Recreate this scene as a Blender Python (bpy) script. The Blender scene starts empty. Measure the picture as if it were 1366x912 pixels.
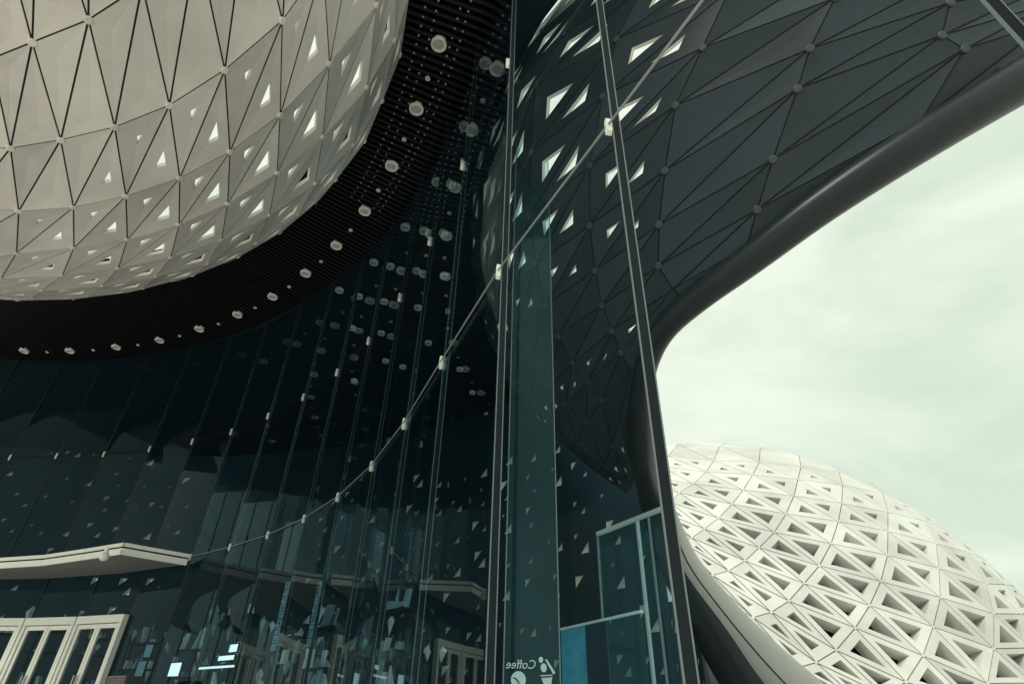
import bpy, bmesh, math, random
import numpy as np
from mathutils import Vector, Matrix
random.seed(7); rng = np.random.default_rng(7)
scene = bpy.context.scene
COL = scene.collection

# ------------------------------------------------------------------ camera
W, H = 1366, 912
FPX = 760.0
CX, CY = W / 2, H / 2
ZX, ZY = 710.0, -660.0                       # zenith vanishing point of the uprights
_dz = (ZX - CX, CY - ZY)
ROLL = math.atan2(_dz[0], _dz[1])
PITCH = math.atan2(FPX, math.hypot(*_dz))
EYE = np.array([0.0, 0.0, 1.6])
cr, sr, cp, sp = math.cos(ROLL), math.sin(ROLL), math.cos(PITCH), math.sin(PITCH)
up = Vector((-sr, -sp * cr, cp * cr))
fwd = Vector((0, cp, sp))
right = fwd.cross(up).normalized()
cam_d = bpy.data.cameras.new('camera')
cam = bpy.data.objects.new('camera', cam_d); COL.objects.link(cam)
M = Matrix((right, up, -fwd)).transposed().to_4x4(); M.translation = Vector(EYE)
cam.matrix_world = M
cam_d.sensor_width = 36; cam_d.lens = FPX / W * 36
cam_d.clip_start = 0.05; cam_d.clip_end = 5000
scene.camera = cam

# ------------------------------------------------------------------ sky, sun, exposure
SUN_EL, SUN_AZ = math.radians(48), math.radians(-140)      # high, behind and to one side, veiled by cloud
world = bpy.data.worlds.new('World'); scene.world = world; world.use_nodes = True
nt = world.node_tree; nt.nodes.clear()
wo = nt.nodes.new('ShaderNodeOutputWorld'); bg = nt.nodes.new('ShaderNodeBackground')
sky = nt.nodes.new('ShaderNodeTexSky'); sky.sky_type = 'NISHITA'; sky.sun_disc = False
sky.sun_elevation = SUN_EL; sky.sun_rotation = SUN_AZ
tc = nt.nodes.new('ShaderNodeTexCoord')
mp = nt.nodes.new('ShaderNodeMapping'); mp.inputs['Scale'].default_value = (1.0, 1.0, 2.4)
nz = nt.nodes.new('ShaderNodeTexNoise'); nz.inputs['Scale'].default_value = 2.6; nz.inputs['Detail'].default_value = 4; nz.inputs['Roughness'].default_value = 0.5
nz.inputs['Distortion'].default_value = 0.6
ramp = nt.nodes.new('ShaderNodeValToRGB')
ramp.color_ramp.elements[0].position = 0.36; ramp.color_ramp.elements[0].color = (5.75, 6.7, 5.5, 1)
ramp.color_ramp.elements[1].position = 0.60; ramp.color_ramp.elements[1].color = (7.4, 8.1, 6.8, 1)
mixw = nt.nodes.new('ShaderNodeMix'); mixw.data_type = 'RGBA'; mixw.inputs[0].default_value = 0.94
bg.inputs['Strength'].default_value = 0.10
L_ = nt.links.new
L_(tc.outputs['Generated'], mp.inputs['Vector']); L_(mp.outputs['Vector'], nz.inputs['Vector']); L_(nz.outputs['Fac'], ramp.inputs['Fac'])
L_(sky.outputs['Color'], mixw.inputs['A']); L_(ramp.outputs['Color'], mixw.inputs['B'])
L_(mixw.outputs['Result'], bg.inputs['Color']); L_(bg.outputs['Background'], wo.inputs['Surface'])
sl = bpy.data.lights.new('sun', 'SUN'); sl.energy = 1.5; sl.angle = math.radians(20); sl.color = (1.0, 0.96, 0.88)
so = bpy.data.objects.new('sun', sl); COL.objects.link(so)
_sd = Vector((math.sin(SUN_AZ) * math.cos(SUN_EL), math.cos(SUN_AZ) * math.cos(SUN_EL), math.sin(SUN_EL)))
so.rotation_euler = _sd.to_track_quat('Z', 'Y').to_euler(); so.location = _sd * 60
vs = scene.view_settings
vs.view_transform = 'Standard'; vs.look = 'None'; vs.gamma = 1.0; vs.use_curve_mapping = False; vs.exposure = 0.32
scene.cycles.max_bounces = 8; scene.cycles.transparent_max_bounces = 24
scene.cycles.caustics_reflective = False; scene.cycles.caustics_refractive = False

# ------------------------------------------------------------------ helpers
def ray(px, py):
    a = px - CX; b = CY - py; r = a * cr - b * sr; u = a * sr + b * cr
    d = np.array([r, FPX * cp - u * sp, FPX * sp + u * cp]); return d / np.linalg.norm(d)
def proj(P):
    d = np.asarray(P, float) - EYE; F = d[1] * cp + d[2] * sp; u = -d[1] * sp + d[2] * cp
    if F < 0.05: return np.array([9e4, 9e4])
    return np.array([CX + (d[0] * cr + u * sr) * FPX / F, CY - (-d[0] * sr + u * cr) * FPX / F])
def atz(p, h):
    d = ray(*p); return EYE + d * (h / d[2])
def norm(v): v = np.asarray(v, float); return v / np.linalg.norm(v)

def material(name, color, rough=0.5, metal=0.0, var=0.0, scale=3.0, bump=0.0, bscale=30.0, spec=0.5, emit=None, estr=0.0):
    m = bpy.data.materials.new(name); m.use_nodes = True; t = m.node_tree; b = t.nodes['Principled BSDF']
    b.inputs['Base Color'].default_value = (*color, 1); b.inputs['Roughness'].default_value = rough; b.inputs['Metallic'].default_value = metal
    b.inputs['Specular IOR Level'].default_value = spec
    if emit: b.inputs['Emission Color'].default_value = (*emit, 1); b.inputs['Emission Strength'].default_value = estr
    if var or bump:
        g = t.nodes.new('ShaderNodeNewGeometry')
    if var:
        n = t.nodes.new('ShaderNodeTexNoise'); n.inputs['Scale'].default_value = scale; n.inputs['Detail'].default_value = 7; n.inputs['Roughness'].default_value = 0.62
        t.links.new(g.outputs['Position'], n.inputs['Vector'])
        ri = t.nodes.new('ShaderNodeMath'); ri.operation = 'MULTIPLY_ADD'      # a slight tone of its own for every piece
        oi = t.nodes.new('ShaderNodeObjectInfo'); t.links.new(oi.outputs['Random'], ri.inputs[0]); ri.inputs[1].default_value = 0.35; ri.inputs[2].default_value = -0.175
        ad = t.nodes.new('ShaderNodeMath'); ad.operation = 'ADD'; t.links.new(n.outputs['Fac'], ad.inputs[0]); t.links.new(ri.outputs[0], ad.inputs[1])
        r = t.nodes.new('ShaderNodeValToRGB'); r.color_ramp.elements[0].position = 0.25; r.color_ramp.elements[1].position = 0.75
        r.color_ramp.elements[0].color = (*[c * (1 - var) for c in color], 1); r.color_ramp.elements[1].color = (*[min(1, c * (1 + var * 0.7)) for c in color], 1)
        t.links.new(ad.outputs[0], r.inputs['Fac']); t.links.new(r.outputs['Color'], b.inputs['Base Color'])
    if bump:
        n2 = t.nodes.new('ShaderNodeTexNoise'); n2.inputs['Scale'].default_value = bscale; n2.inputs['Detail'].default_value = 4
        bp = t.nodes.new('ShaderNodeBump'); bp.inputs['Strength'].default_value = bump; bp.inputs['Distance'].default_value = 0.02
        t.links.new(g.outputs['Position'], n2.inputs['Vector']); t.links.new(n2.outputs['Fac'], bp.inputs['Height']); t.links.new(bp.outputs['Normal'], b.inputs['Normal'])
    return m
def glass(name, tint, gloss=0.06, graze=0.5, rough=0.0, power=4.0, veil=None):
    m = bpy.data.materials.new(name); m.use_nodes = True; t = m.node_tree; t.nodes.clear()
    o = t.nodes.new('ShaderNodeOutputMaterial'); mx = t.nodes.new('ShaderNodeMixShader'); tr = t.nodes.new('ShaderNodeBsdfTransparent'); gl = t.nodes.new('ShaderNodeBsdfGlossy')
    tr.inputs['Color'].default_value = (*tint, 1); gl.inputs['Roughness'].default_value = rough; gl.inputs['Color'].default_value = (0.85, 0.97, 0.98, 1)
    lw = t.nodes.new('ShaderNodeLayerWeight'); lw.inputs['Blend'].default_value = 0.5
    pw = t.nodes.new('ShaderNodeMath'); pw.operation = 'POWER'; pw.inputs[1].default_value = power
    ma = t.nodes.new('ShaderNodeMath'); ma.operation = 'MULTIPLY_ADD'; ma.inputs[1].default_value = graze; ma.inputs[2].default_value = gloss
    t.links.new(lw.outputs['Facing'], pw.inputs[0]); t.links.new(pw.outputs[0], ma.inputs[0]); t.links.new(ma.outputs[0], mx.inputs['Fac'])
    if veil:                                     # a painted film of diffuse colour imitates light lying on the pane
        df = t.nodes.new('ShaderNodeBsdfDiffuse'); df.inputs['Color'].default_value = (*veil, 1); ad = t.nodes.new('ShaderNodeAddShader')
        t.links.new(tr.outputs[0], ad.inputs[0]); t.links.new(df.outputs[0], ad.inputs[1]); t.links.new(ad.outputs[0], mx.inputs[1])
    else: t.links.new(tr.outputs[0], mx.inputs[1])
    t.links.new(gl.outputs[0], mx.inputs[2]); t.links.new(mx.outputs[0], o.inputs['Surface'])
    return m

MAT = {}
MAT['shell'] = material('pale_shell_panel', (0.80, 0.74, 0.695), 0.5, var=0.20, scale=0.55, bump=0.05)
MAT['cap'] = material('cast_node_cap', (0.80, 0.75, 0.69), 0.5, var=0.15, scale=6)
MAT['gasket'] = material('black_joint', (0.012, 0.013, 0.013), 0.8)
MAT['reflectshell'] = material('dim_reflection_panel', (0.033, 0.047, 0.058), 0.45, var=0.3, scale=0.5, bump=0.05, spec=0.2)  # dim reflection of the pale shell, painted as dark panels
MAT['reflectcap'] = material('dim_reflection_cap', (0.042, 0.055, 0.064), 0.5)  # node caps carry the same painted dimness
MAT['reveal'] = material('white_reveal', (0.75, 0.73, 0.68), 0.6)
MAT['rim'] = material('rim_shaded_side', (0.020, 0.027, 0.030), 0.32, var=0.2, scale=0.9, spec=0.3)  # shaded side of the rim, its darkness put into the colour
MAT['rimlit'] = material('rim_lit_side', (0.52, 0.51, 0.48), 0.5, var=0.08, scale=0.5)  # lit side of the rim, painted as a paler copy
MAT['dome'] = material('white_concrete_panel', (0.68, 0.68, 0.635), 0.65, var=0.20, scale=0.35, bump=0.15, bscale=4)
MAT['domeseam'] = material('grey_joint', (0.30, 0.31, 0.28), 0.8)
MAT['domeshade'] = material('interior_shade_dark', (0.03, 0.03, 0.036), 0.3, var=0.3, scale=0.4)  # near-black tone painted for the shade inside the dome
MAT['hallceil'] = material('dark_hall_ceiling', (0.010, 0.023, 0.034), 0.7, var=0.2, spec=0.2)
MAT['slat'] = material('black_metal_slat', (0.008, 0.0085, 0.010), 0.5, var=0.2, spec=0.25)
MAT['void'] = material('black_ceiling', (0.003, 0.0035, 0.0045), 0.8, spec=0.1)
MAT['white'] = material('white_paint', (0.84, 0.83, 0.77), 0.45, var=0.06, scale=5)
MAT['canopy'] = material('grey_soffit_board', (0.17, 0.165, 0.165), 0.5, var=0.1, scale=1.5)
MAT['steel'] = material('brushed_steel', (0.42, 0.44, 0.44), 0.35, 0.6)
MAT['clamp'] = material('bright_clamp', (0.80, 0.79, 0.72), 0.4)
MAT['mullion'] = material('dark_mullion', (0.018, 0.023, 0.026), 0.7, spec=0.06)
MAT['edge'] = material('grey_edge_strip', (0.17, 0.21, 0.22), 0.35, 0.2)
MAT['cable'] = material('steel_cable', (0.30, 0.31, 0.31), 0.35, 0.7)
MAT['glass_far'] = glass('dark_facade_glass', (0.72, 0.81, 0.85), 0.004, 0.85, power=6.0)
MAT['glass_near'] = glass('clear_facade_glass', (0.93, 0.965, 0.97), 0.002, 0.02)
MAT['glass_teal'] = glass('teal_screen_glass', (0.74, 0.86, 0.88), 0.012, 0.15, veil=(0.005, 0.012, 0.0135))
MAT['doorglass'] = glass('door_glass', (0.72, 0.80, 0.82), 0.006, 0.8, power=6.0)
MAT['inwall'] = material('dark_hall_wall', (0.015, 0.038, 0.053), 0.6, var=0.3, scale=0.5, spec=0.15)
MAT['infloor'] = material('dark_hall_floor', (0.30, 0.31, 0.31), 0.4, var=0.2, scale=1)
MAT['paving'] = material('stone_paving', (0.66, 0.62, 0.585), 0.7, var=0.15, scale=1.2)
MAT['blue'] = material('backlit_blue_panel', (0.02, 0.12, 0.16), 0.3, var=0.7, scale=5, emit=(0.008, 0.075, 0.105), estr=0.55)
MAT['teal'] = material('backlit_teal_strip', (0.10, 0.19, 0.21), 0.4, emit=(0.09, 0.18, 0.20), estr=0.5)
MAT['litwhite'] = material('backlit_white_sign', (0.8, 0.82, 0.78), 0.4, emit=(0.85, 0.95, 0.9), estr=1.1)
MAT['ink'] = material('black_lettering', (0.02, 0.02, 0.02), 0.5)
MAT['decal'] = material('pale_vinyl_decal', (0.50, 0.60, 0.60), 0.5)
MAT['rust'] = material('brown_board', (0.12, 0.075, 0.06), 0.6, var=0.3, scale=8)
MAT['lens'] = material('frosted_lens', (0.45, 0.45, 0.44), 0.3)

def obj(name, me, mat=None, parent=None):
    if mat is not None and not me.materials: me.materials.append(MAT[mat])
    o = bpy.data.objects.new(name, me); COL.objects.link(o)
    if parent is not None: o.parent = parent
    return o
def mesh(name, V, F, mat=None, smooth=False):
    me = bpy.data.meshes.new(name); me.from_pydata([tuple(map(float, v)) for v in V], [], F); me.update()
    if mat: me.materials.append(MAT[mat])
    if smooth: me.polygons.foreach_set('use_smooth', [True] * len(me.polygons))
    return me
def tag(o, label, cat, group=None, kind=None):
    if label: o['label'] = label
    if cat: o['category'] = cat
    if group: o['group'] = group
    if kind: o['kind'] = kind
    return o
def empty(name, loc=(0, 0, 0)):
    o = bpy.data.objects.new(name, None); o.empty_display_size = 0.2; o.location = loc; COL.objects.link(o); return o
class MB:
    def __init__(s): s.V = []; s.F = []
    def poly(s, pts): k = len(s.V); s.V += [tuple(p) for p in pts]; s.F.append(tuple(range(k, k + len(pts))))
    def add(s, V, F): k = len(s.V); s.V += [tuple(v) for v in V]; s.F += [tuple(i + k for i in f) for f in F]
    def box(s, c, x, y, z):                    # centre and three half-axis vectors
        c, x, y, z = map(np.asarray, (c, x, y, z))
        V = [c + a * x + b * y + d * z for a in (-1, 1) for b in (-1, 1) for d in (-1, 1)]
        s.add(V, [(0, 1, 3, 2), (4, 6, 7, 5), (0, 4, 5, 1), (2, 3, 7, 6), (0, 2, 6, 4), (1, 5, 7, 3)])
    def bar(s, a, b, w, h, n=(0, 0, 1)):       # box beam from a to b, width w across, height h along n
        a, b = np.asarray(a, float), np.asarray(b, float); l = (b - a) / 2; t = norm(l); n = np.asarray(n, float); n = norm(n - t * (n @ t)); q = np.cross(t, n)
        s.box((a + b) / 2, l, q * w / 2, n * h / 2)
    def rod(s, a, b, r, seg=8):
        a, b = np.asarray(a, float), np.asarray(b, float); t = norm(b - a); u = norm(np.cross(t, [0.31, 0.2, 0.93])); v = np.cross(t, u)
        ring = [u * math.cos(2 * math.pi * i / seg) * r + v * math.sin(2 * math.pi * i / seg) * r for i in range(seg)]
        V = [a + x for x in ring] + [b + x for x in ring]
        F = [(i, (i + 1) % seg, seg + (i + 1) % seg, seg + i) for i in range(seg)] + [tuple(range(seg))[::-1], tuple(range(seg, 2 * seg))]
        s.add(V, F)
    def obj(s, name, mat, parent=None, smooth=False): return obj(name, mesh(name, s.V, s.F, mat, smooth), None, parent)

# ------------------------------------------------------------------ ground
def disc(name, r, z, mat, cx=0, cy=0, seg=96):
    V = [(cx + r * math.cos(2 * math.pi * i / seg), cy + r * math.sin(2 * math.pi * i / seg), z) for i in range(seg)]
    return obj(name, mesh(name, V, [tuple(range(seg))], mat))
tag(disc('ground', 2500, 0.0, 'paving'), 'pale stone paving of the plaza', None, kind='structure')

# ------------------------------------------------------------------ facade plan
HC = 3.5                                         # clamp rows stand HC and 2 HC above the eye
CC = np.array([-17.59, -0.204]); RW = 18.0        # centre and radius of the concave glass wall
Z1, Z2, ZS = 1.6 + HC, 1.6 + 2 * HC, 12.35        # clamp rows, slatted soffit
row1 = [(815, 170)]
row2 = [(679, 85), (618, 221), (574, 322), (534, 397), (492, 455), (450, 497), (405, 530), (358, 555), (309, 576), (257, 589), (200, 599), (139, 606), (76, 608), (14, 610)]
PLAN = [atz(p, HC)[:2] for p in row1] + [atz(p, 2 * HC)[:2] for p in row2]
_a = math.atan2(*(PLAN[-1] - CC)[::-1])
for k in range(1, 5):
    t_ = _a + k * 1.74 / RW; PLAN.append(CC + RW * np.array([math.cos(t_), math.sin(t_)]))
# the upright beyond the last pane, by the plan's own tangent
_d = ray(1333, 30); _t = norm(PLAN[0] - PLAN[1]); 
_s = (PLAN[0][1] * _d[0] - PLAN[0][0] * _d[1]) / (_t[0] * _d[1] - _t[1] * _d[0]); LAST = PLAN[0] + _t * _s
def out(p): return norm(np.asarray(p) - CC)
def wallhit(p, R=RW):
    d = ray(*p); a = d[0] ** 2 + d[1] ** 2; o = EYE[:2] - CC; b = 2 * (d[:2] @ o); c = o @ o - R * R
    t = (-b + math.sqrt(b * b - 4 * a * c)) / (2 * a); return EYE + t * d

# ------------------------------------------------------------------ triangulated shells
class Shell:
    def __init__(s, axis, alpha, nodes, surface, deg=2):
        s.a = norm(axis); s.al = math.radians(alpha); s.x = norm(np.cross(s.a, [0, 0, 1.])); s.y = np.cross(s.x, s.a); s.R = math.sin(s.al); s.surface = surface
        s.nodes = nodes; K = list(nodes); s.deg = deg
        A = np.array([s.mon(k) for k in K]); B = np.array([s.to_st(nodes[k]) for k in K]); s.C = np.linalg.lstsq(A, B, rcond=None)[0]
        s.K = np.array(K, float); s.res = B - A @ s.C
    def mon(s, k): i, j = k[0] / 8, k[1] / 8; return [i ** p * j ** q for p in range(s.deg + 1) for q in range(s.deg + 1 - p)]
    def to_st(s, p):
        d = ray(*p); b = d @ s.a; t = b - math.sqrt(max(b * b - math.cos(s.al) ** 2, 0)); n = norm((d * t - s.a) / s.R); return np.array([n @ s.x, n @ s.y]) / (1 - n @ s.a)
    def st(s, k):
        v = np.array(s.mon(k)) @ s.C; w = 1 / (((s.K - np.array(k)) ** 2).sum(1) + 1e-6) ** 1.5
        far = math.sqrt(((s.K - np.array(k)) ** 2).sum(1).min())
        return v + (w @ s.res) / w.sum() * math.exp(-max(0, far - 1) / 2.0)
    def at(s, q):                                 # stereographic coordinates -> point, outward normal
        r2 = q @ q; n = (2 * q[0] * s.x + 2 * q[1] * s.y - (1 - r2) * s.a) / (1 + r2); P = s.a + s.R * n
        return s.surface(s, P, n), n
    def node(s, k): return s.at(s.st(k))

def sphere_surface(T):
    return lambda s, P, n: EYE + P * T / math.cos(s.al)
def ellipsoid_surface(h, k):                      # an ellipsoid whose widest outline lies in the soffit's plane
    def f(s, P, n):
        d = norm(P); c = max((d @ s.a) ** 2 - math.cos(s.al) ** 2, 0); sg = -1 if n @ P > 0 else 1
        return EYE + d * (h / max(d[2] + sg * math.sqrt(c / k), 0.25))
    return f

def poly_panel(pts, nrm, gap, th, dish, kmin=0.6):
    """closed panel: bevelled plate with a shallow folded face"""
    P = np.array(pts); c = P.mean(0); n = len(P)
    per = np.linalg.norm(P - np.roll(P, -1, 0), axis=1).sum(); area = 0.5 * np.linalg.norm(sum(np.cross(P[i] - P[0], P[i + 1] - P[0]) for i in range(1, n - 1)))
    r = 2 * area / per; k = max(kmin, 1 - gap / r)
    if n == 3: l = np.array([np.linalg.norm(P[1] - P[2]), np.linalg.norm(P[2] - P[0]), np.linalg.norm(P[0] - P[1])]); c = (l @ P) / l.sum()
    O = c + (P - c) * k; B = O - nrm * th
    V = list(O) + list(B) + [c - nrm * dish]
    F = [(i, (i + 1) % n, 2 * n) for i in range(n)] + [(i, n + i, n + (i + 1) % n, (i + 1) % n) for i in range(n)] + [tuple(range(n, 2 * n))[::-1]]
    return V, F, [0] * len(F)
def tri_panel(A, B, C, nrm, gap, th, s, wts, depth, flare=0.85, relief=0.01):
    """panel with a triangular opening: front ring, edges, deep reveals, back"""
    P = np.array([A, B, C]); la, lb, lc = np.linalg.norm(B - C), np.linalg.norm(C - A), np.linalg.norm(A - B)
    I = (la * P[0] + lb * P[1] + lc * P[2]) / (la + lb + lc); area = 0.5 * np.linalg.norm(np.cross(P[1] - P[0], P[2] - P[0])); r = 2 * area / (la + lb + lc)
    O = I + (P - I) * max(0.2, 1 - gap / r); Q = (np.array(wts) / sum(wts)) @ O; Hh = Q + (O - Q) * s
    Hf = Hh - nrm * relief; Hb = Q + (Hh - Q) * flare - nrm * depth; Bk = O - nrm * th
    V = list(O) + list(Hf) + list(Hb) + list(Bk); F = []; m = []
    for i in range(3):
        j = (i + 1) % 3
        F += [(i, j, 3 + j, 3 + i), (3 + i, 3 + j, 6 + j, 6 + i), (6 + i, 6 + j, 9 + j, 9 + i), (9 + i, 9 + j, j, i)]; m += [0, 1, 0, 0]
    return V, F, m

def build_shell(root, S, cells, size, gap, th, depth, mats, cap_r, joint_w, outside=None, wts=(1, 1, 1), limit=290, dish=0.02, flare=0.85, margin=260, capmat='cap', jointmat='gasket', back=0.0):
    """cells: list of triangles of lattice keys; size(centre px, keys) -> opening scale (0 closed)"""
    st = {}; pos = {}
    def N(k):
        if k not in pos: st[k] = S.st(k); pos[k] = S.at(st[k])
        return pos[k]
    items = []; used = set(); edges = {}
    def turn(tri):
        for k in tri: N(k)
        a_, b_, c_ = [st[k] for k in tri]; k0, k1, k2 = tri
        kk = (k1[0] - k0[0]) * (k2[1] - k0[1]) - (k1[1] - k0[1]) * (k2[0] - k0[0]); u_, v_ = b_ - a_, c_ - a_
        return (u_[0] * v_[1] - u_[1] * v_[0]) * kk
    good = np.sign(np.median([turn(t) for t in cells if all(k in S.nodes for k in t)]))
    cells = [t for t in cells if turn(t) * good > 1e-6]
    for tri in cells:
        pn = [N(k) for k in tri]; pts = [p for p, _ in pn]; nr = norm(sum(n for _, n in pn))
        px = np.array([proj(p) for p in pts]); cpx = px.mean(0)
        if not (-margin < cpx[0] < W + margin and -margin < cpx[1] < H + margin): continue
        if max(np.linalg.norm(pts[i] - pts[(i + 1) % 3]) for i in range(3)) > 40 * gap * 10: continue
        n_ = np.cross(pts[1] - pts[0], pts[2] - pts[0]); 
        if n_ @ nr < 0: pts = [pts[0], pts[2], pts[1]]; tri = (tri[0], tri[2], tri[1]); n_ = -n_
        if np.linalg.norm(n_) < 1e-4: continue
        nr = norm(n_)
        clipped = False
        if outside is not None:
            flags = [outside(proj(p)) for p in pts]
            if all(flags): continue
            if any(flags):
                clipped = True; newp = []
                for i in range(3):
                    j = (i + 1) % 3; qa, qb = st[tri[i]], st[tri[j]]
                    if not flags[i]: newp.append(pts[i])
                    if flags[i] != flags[j]:
                        lo, hi = (0, 1) if not flags[i] else (1, 0)
                        for _ in range(18):
                            mid = (lo + hi) / 2
                            if outside(proj(S.at(qa + (qb - qa) * mid)[0])): hi = mid
                            else: lo = mid
                        newp.append(S.at(qa + (qb - qa) * lo)[0])
                pts = newp
        a = 0.5 * abs(np.cross(px[1] - px[0], px[2] - px[0])) if all(-60 < q[0] < W + 60 and -60 < q[1] < H + 60 for q in px) else (5 if (-60 < cpx[0] < W + 60 and -60 < cpx[1] < H + 60) else 0)
        s_ = 0 if clipped else size(cpx, tri)
        if s_ > 0.03: g = tri_panel(*pts, nr, gap, th, s_, wts, depth, flare)
        else: g = poly_panel(pts, nr, gap * (0.4 if clipped else 1), th, dish, 0.93 if clipped else 0.6)
        items.append((a, g))
        for i in range(len(pts)):
            p, q = pts[i], pts[(i + 1) % len(pts)]
            key = tuple(sorted([tuple(np.round(p, 3)), tuple(np.round(q, 3))]))
            edges.setdefault(key, (p, q, nr))
        if not clipped: used.update(tri)
        else: used.update(k for k, fl in zip(tri, flags) if not fl)
    items.sort(key=lambda x: -x[0])
    rest = MB(); rm = []
    for idx, (a, (V, F, m)) in enumerate(items):
        if idx < limit and a > 0:
            me = mesh('panel', V, F); [me.materials.append(MAT[x]) for x in mats]; me.polygons.foreach_set('material_index', m)
            obj('panel', me, None, root)
        else: rest.add(V, F); rm += m
    if rest.F:
        me = mesh('panel_field', rest.V, rest.F); [me.materials.append(MAT[x]) for x in mats]; me.polygons.foreach_set('material_index', rm)
        tag(obj('panel_field', me, None, root), None, None, kind='stuff')
    jb = MB()
    for p, q, n in edges.values():
        if np.linalg.norm(q - p) < 0.02: continue
        jb.bar(p - n * (th * 0.55 + back), q - n * (th * 0.55 + back), joint_w, th * 0.5, n)
    jb.obj('joint_gasket', jointmat, root)
    if cap_r:
        cb = MB(); seg = 10
        for k in range(seg): pass
        prof = [(0.0, 1.0), (0.75, 1.0), (1.0, 0.55), (1.0, -1.2)]
        V = []; F = []
        for pr, pz in prof[1:]:
            V += [(pr * math.cos(2 * math.pi * i / seg) * cap_r, pr * math.sin(2 * math.pi * i / seg) * cap_r, pz * cap_r * 0.4) for i in range(seg)]
        V.append((0, 0, cap_r * 0.4)); F = [(i, (i + 1) % seg, 3 * seg) for i in range(seg)]
        for rr in range(2): F += [(rr * seg + i, (rr + 1) * seg + i, (rr + 1) * seg + (i + 1) % seg, rr * seg + (i + 1) % seg) for i in range(seg)]
        cm = mesh('node_cap', V, F, capmat)
        for k in sorted(used):
            p, n = pos[k]; q = proj(p)
            if not (-40 < q[0] < W + 40 and -40 < q[1] < H + 40) or (outside is not None and outside(q + np.array([14, 10]))): continue
            o = obj('node_cap', cm, None, root); mt = Vector(n).to_track_quat('Z', 'Y').to_matrix().to_4x4(); mt.translation = Vector(p); o.matrix_world = mt
    return pos

def rows(*spec):
    N = {}
    for i0, j, pts in spec:
        for k, p in enumerate(pts):
            if p: N[(i0 + k, j)] = p
    return N
def cols(*spec):
    N = {}
    for c, r0, pts in spec:
        for k, p in enumerate(pts):
            if p: N[(c, r0 + k)] = p
    return N

# pale shell overhead
pale_nodes = rows((0, 0, [(43, 57), (118, 27)]), (0, 1, [(14, 198), (81, 187), (153, 170), (226, 141), (300, 94), (377, 28)]),
    (1, 2, [(25, 282), (98, 277), (168, 262), (240, 238), (307, 203), (374, 154), (440, 86), (503, 8)]),
    (2, 3, [(22, 338), (98.6, 331), (170, 320), (239, 300), (304, 272), (370, 231), (431, 183), (490, 117)]),
    (3, 4, [(2, 371), (83, 368), (158, 358), (228, 343.5), (296, 320), (360, 287), (421, 245)]),
    (5, 5, [(56, 388), (137, 381.6), (208.5, 369), (278, 351.7), (342, 324.5)]))
PALE = Shell((-0.58473, 0.26161, 0.76789), 26.97, pale_nodes, ellipsoid_surface(ZS - 1.6, 1.5))
root = empty('shell_roof', (-9, 5, 9))
def tri_up(tri): return sum(k[1] for k in tri) % 3 == 2 if len({k[1] for k in tri}) == 2 else True
def pale_size(c, tri):
    # openings grow towards the soffit side and close towards the crown
    t = (c[0] - 40) / 480 * 0.75 + (c[1] - 100) / 300 * 0.55
    v = (t - 0.33) * 1.5
    return 0 if v < 0.05 else min(0.36, 0.12 + 0.42 * v) * (1.0 if tri_up(tri) else 0.72)
cells = []
for i in range(-4, 16):
    for j in range(-4, 9):
        cells += [((i, j), (i, j + 1), (i + 1, j + 1)), ((i, j), (i + 1, j + 1), (i + 1, j))]
root.location = (0, 0, 0)
build_shell(root, PALE, cells, pale_size, 0.012, 0.05, 0.065, ('shell', 'shell'), 0.055, 0.05, wts=(1.0, 0.75, 1.25), dish=0.014)
tag(root, 'pale warm grey faceted shell of triangular panels bulging below the black soffit', 'shell roof')

# ------------------------------------------------------------------ white dome
dome_nodes = cols((3, 0, [(1066, 606), (1068.5, 622), (1064.5, 639), (1059, 661), (1048.7, 685), (1033, 709.5), (1012.6, 730), (994, 747.5), (972, 760.7), (950.7, 767)]),
    (2, 0, [(1014, 599), (1013, 616), (1004, 633), (991.5, 653), (976.6, 672), (958.5, 690.7), (939.7, 705), (923, 717)]),
    (1, 0, [(960, 595), (952, 614), (942, 629), (925, 645), (906, 657), (894, 669.6)]), (0, 0, [(904, 591), (891, 608), (880, 621)]),
    (4, 1, [(1119.5, 629), (1124, 646.7), (1123, 671), (1118.5, 695), (1108.8, 724.6), (1093, 754), (1073, 777.7), (1052.5, 801), (1029, 816), (1005, 823)]),
    (5, 2, [(1177, 657), (1184.7, 682.8), (1184.7, 708), (1184, 740), (1175, 775), (1160.4, 807), (1141, 837), (1115.6, 866.6), (1089, 883), (1063.8, 890)]),
    (6, 4, [(1249, 724.6), (1252.9, 757.5), (1254.8, 796.5), (1245, 835.4), (1231.5, 874), (1209, 909)]), (7, 5, [(1316, 778), (1326, 818), (1326, 864.6), (1318, 911)]))
DOME = Shell((0.30510, 0.95209, -0.02093), 24.66, dome_nodes, sphere_surface(62.0))
root = empty('dome_building')
def dome_size(c, tri):
    r = sum(k[1] for k in tri) / 3 + 0.0; cc = sum(k[0] for k in tri) / 3
    e = max(0.0, r - cc * 0.25)
    v = min(0.54, 0.11 + 0.095 * e) if e > 0.75 else 0
    d = (c[0] - 895) * 0.80 - (c[1] - 690) * 0.55          # distance from the shell's edge
    return v * min(1, max(0.3, 0.45 + d / 160)) if v else 0
cells = []
for i in range(-3, 12):
    for j in range(-3, 16):
        cells += [t for t in (((i, j), (i + 1, j + 1), (i, j + 1)), ((i, j), (i + 1, j), (i + 1, j + 1))) if max(k[1] - k[0] for k in t) <= 11]
build_shell(root, DOME, cells, dome_size, 0.032, 0.3, 0.95, ('dome', 'dome'), 0.09, 0.12, wts=(1, 1, 1), dish=0.06, flare=0.9, margin=200, capmat='dome', jointmat='domeseam')
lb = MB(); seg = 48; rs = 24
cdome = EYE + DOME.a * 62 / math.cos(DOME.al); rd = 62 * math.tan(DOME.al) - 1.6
V = []; F = []
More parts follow.
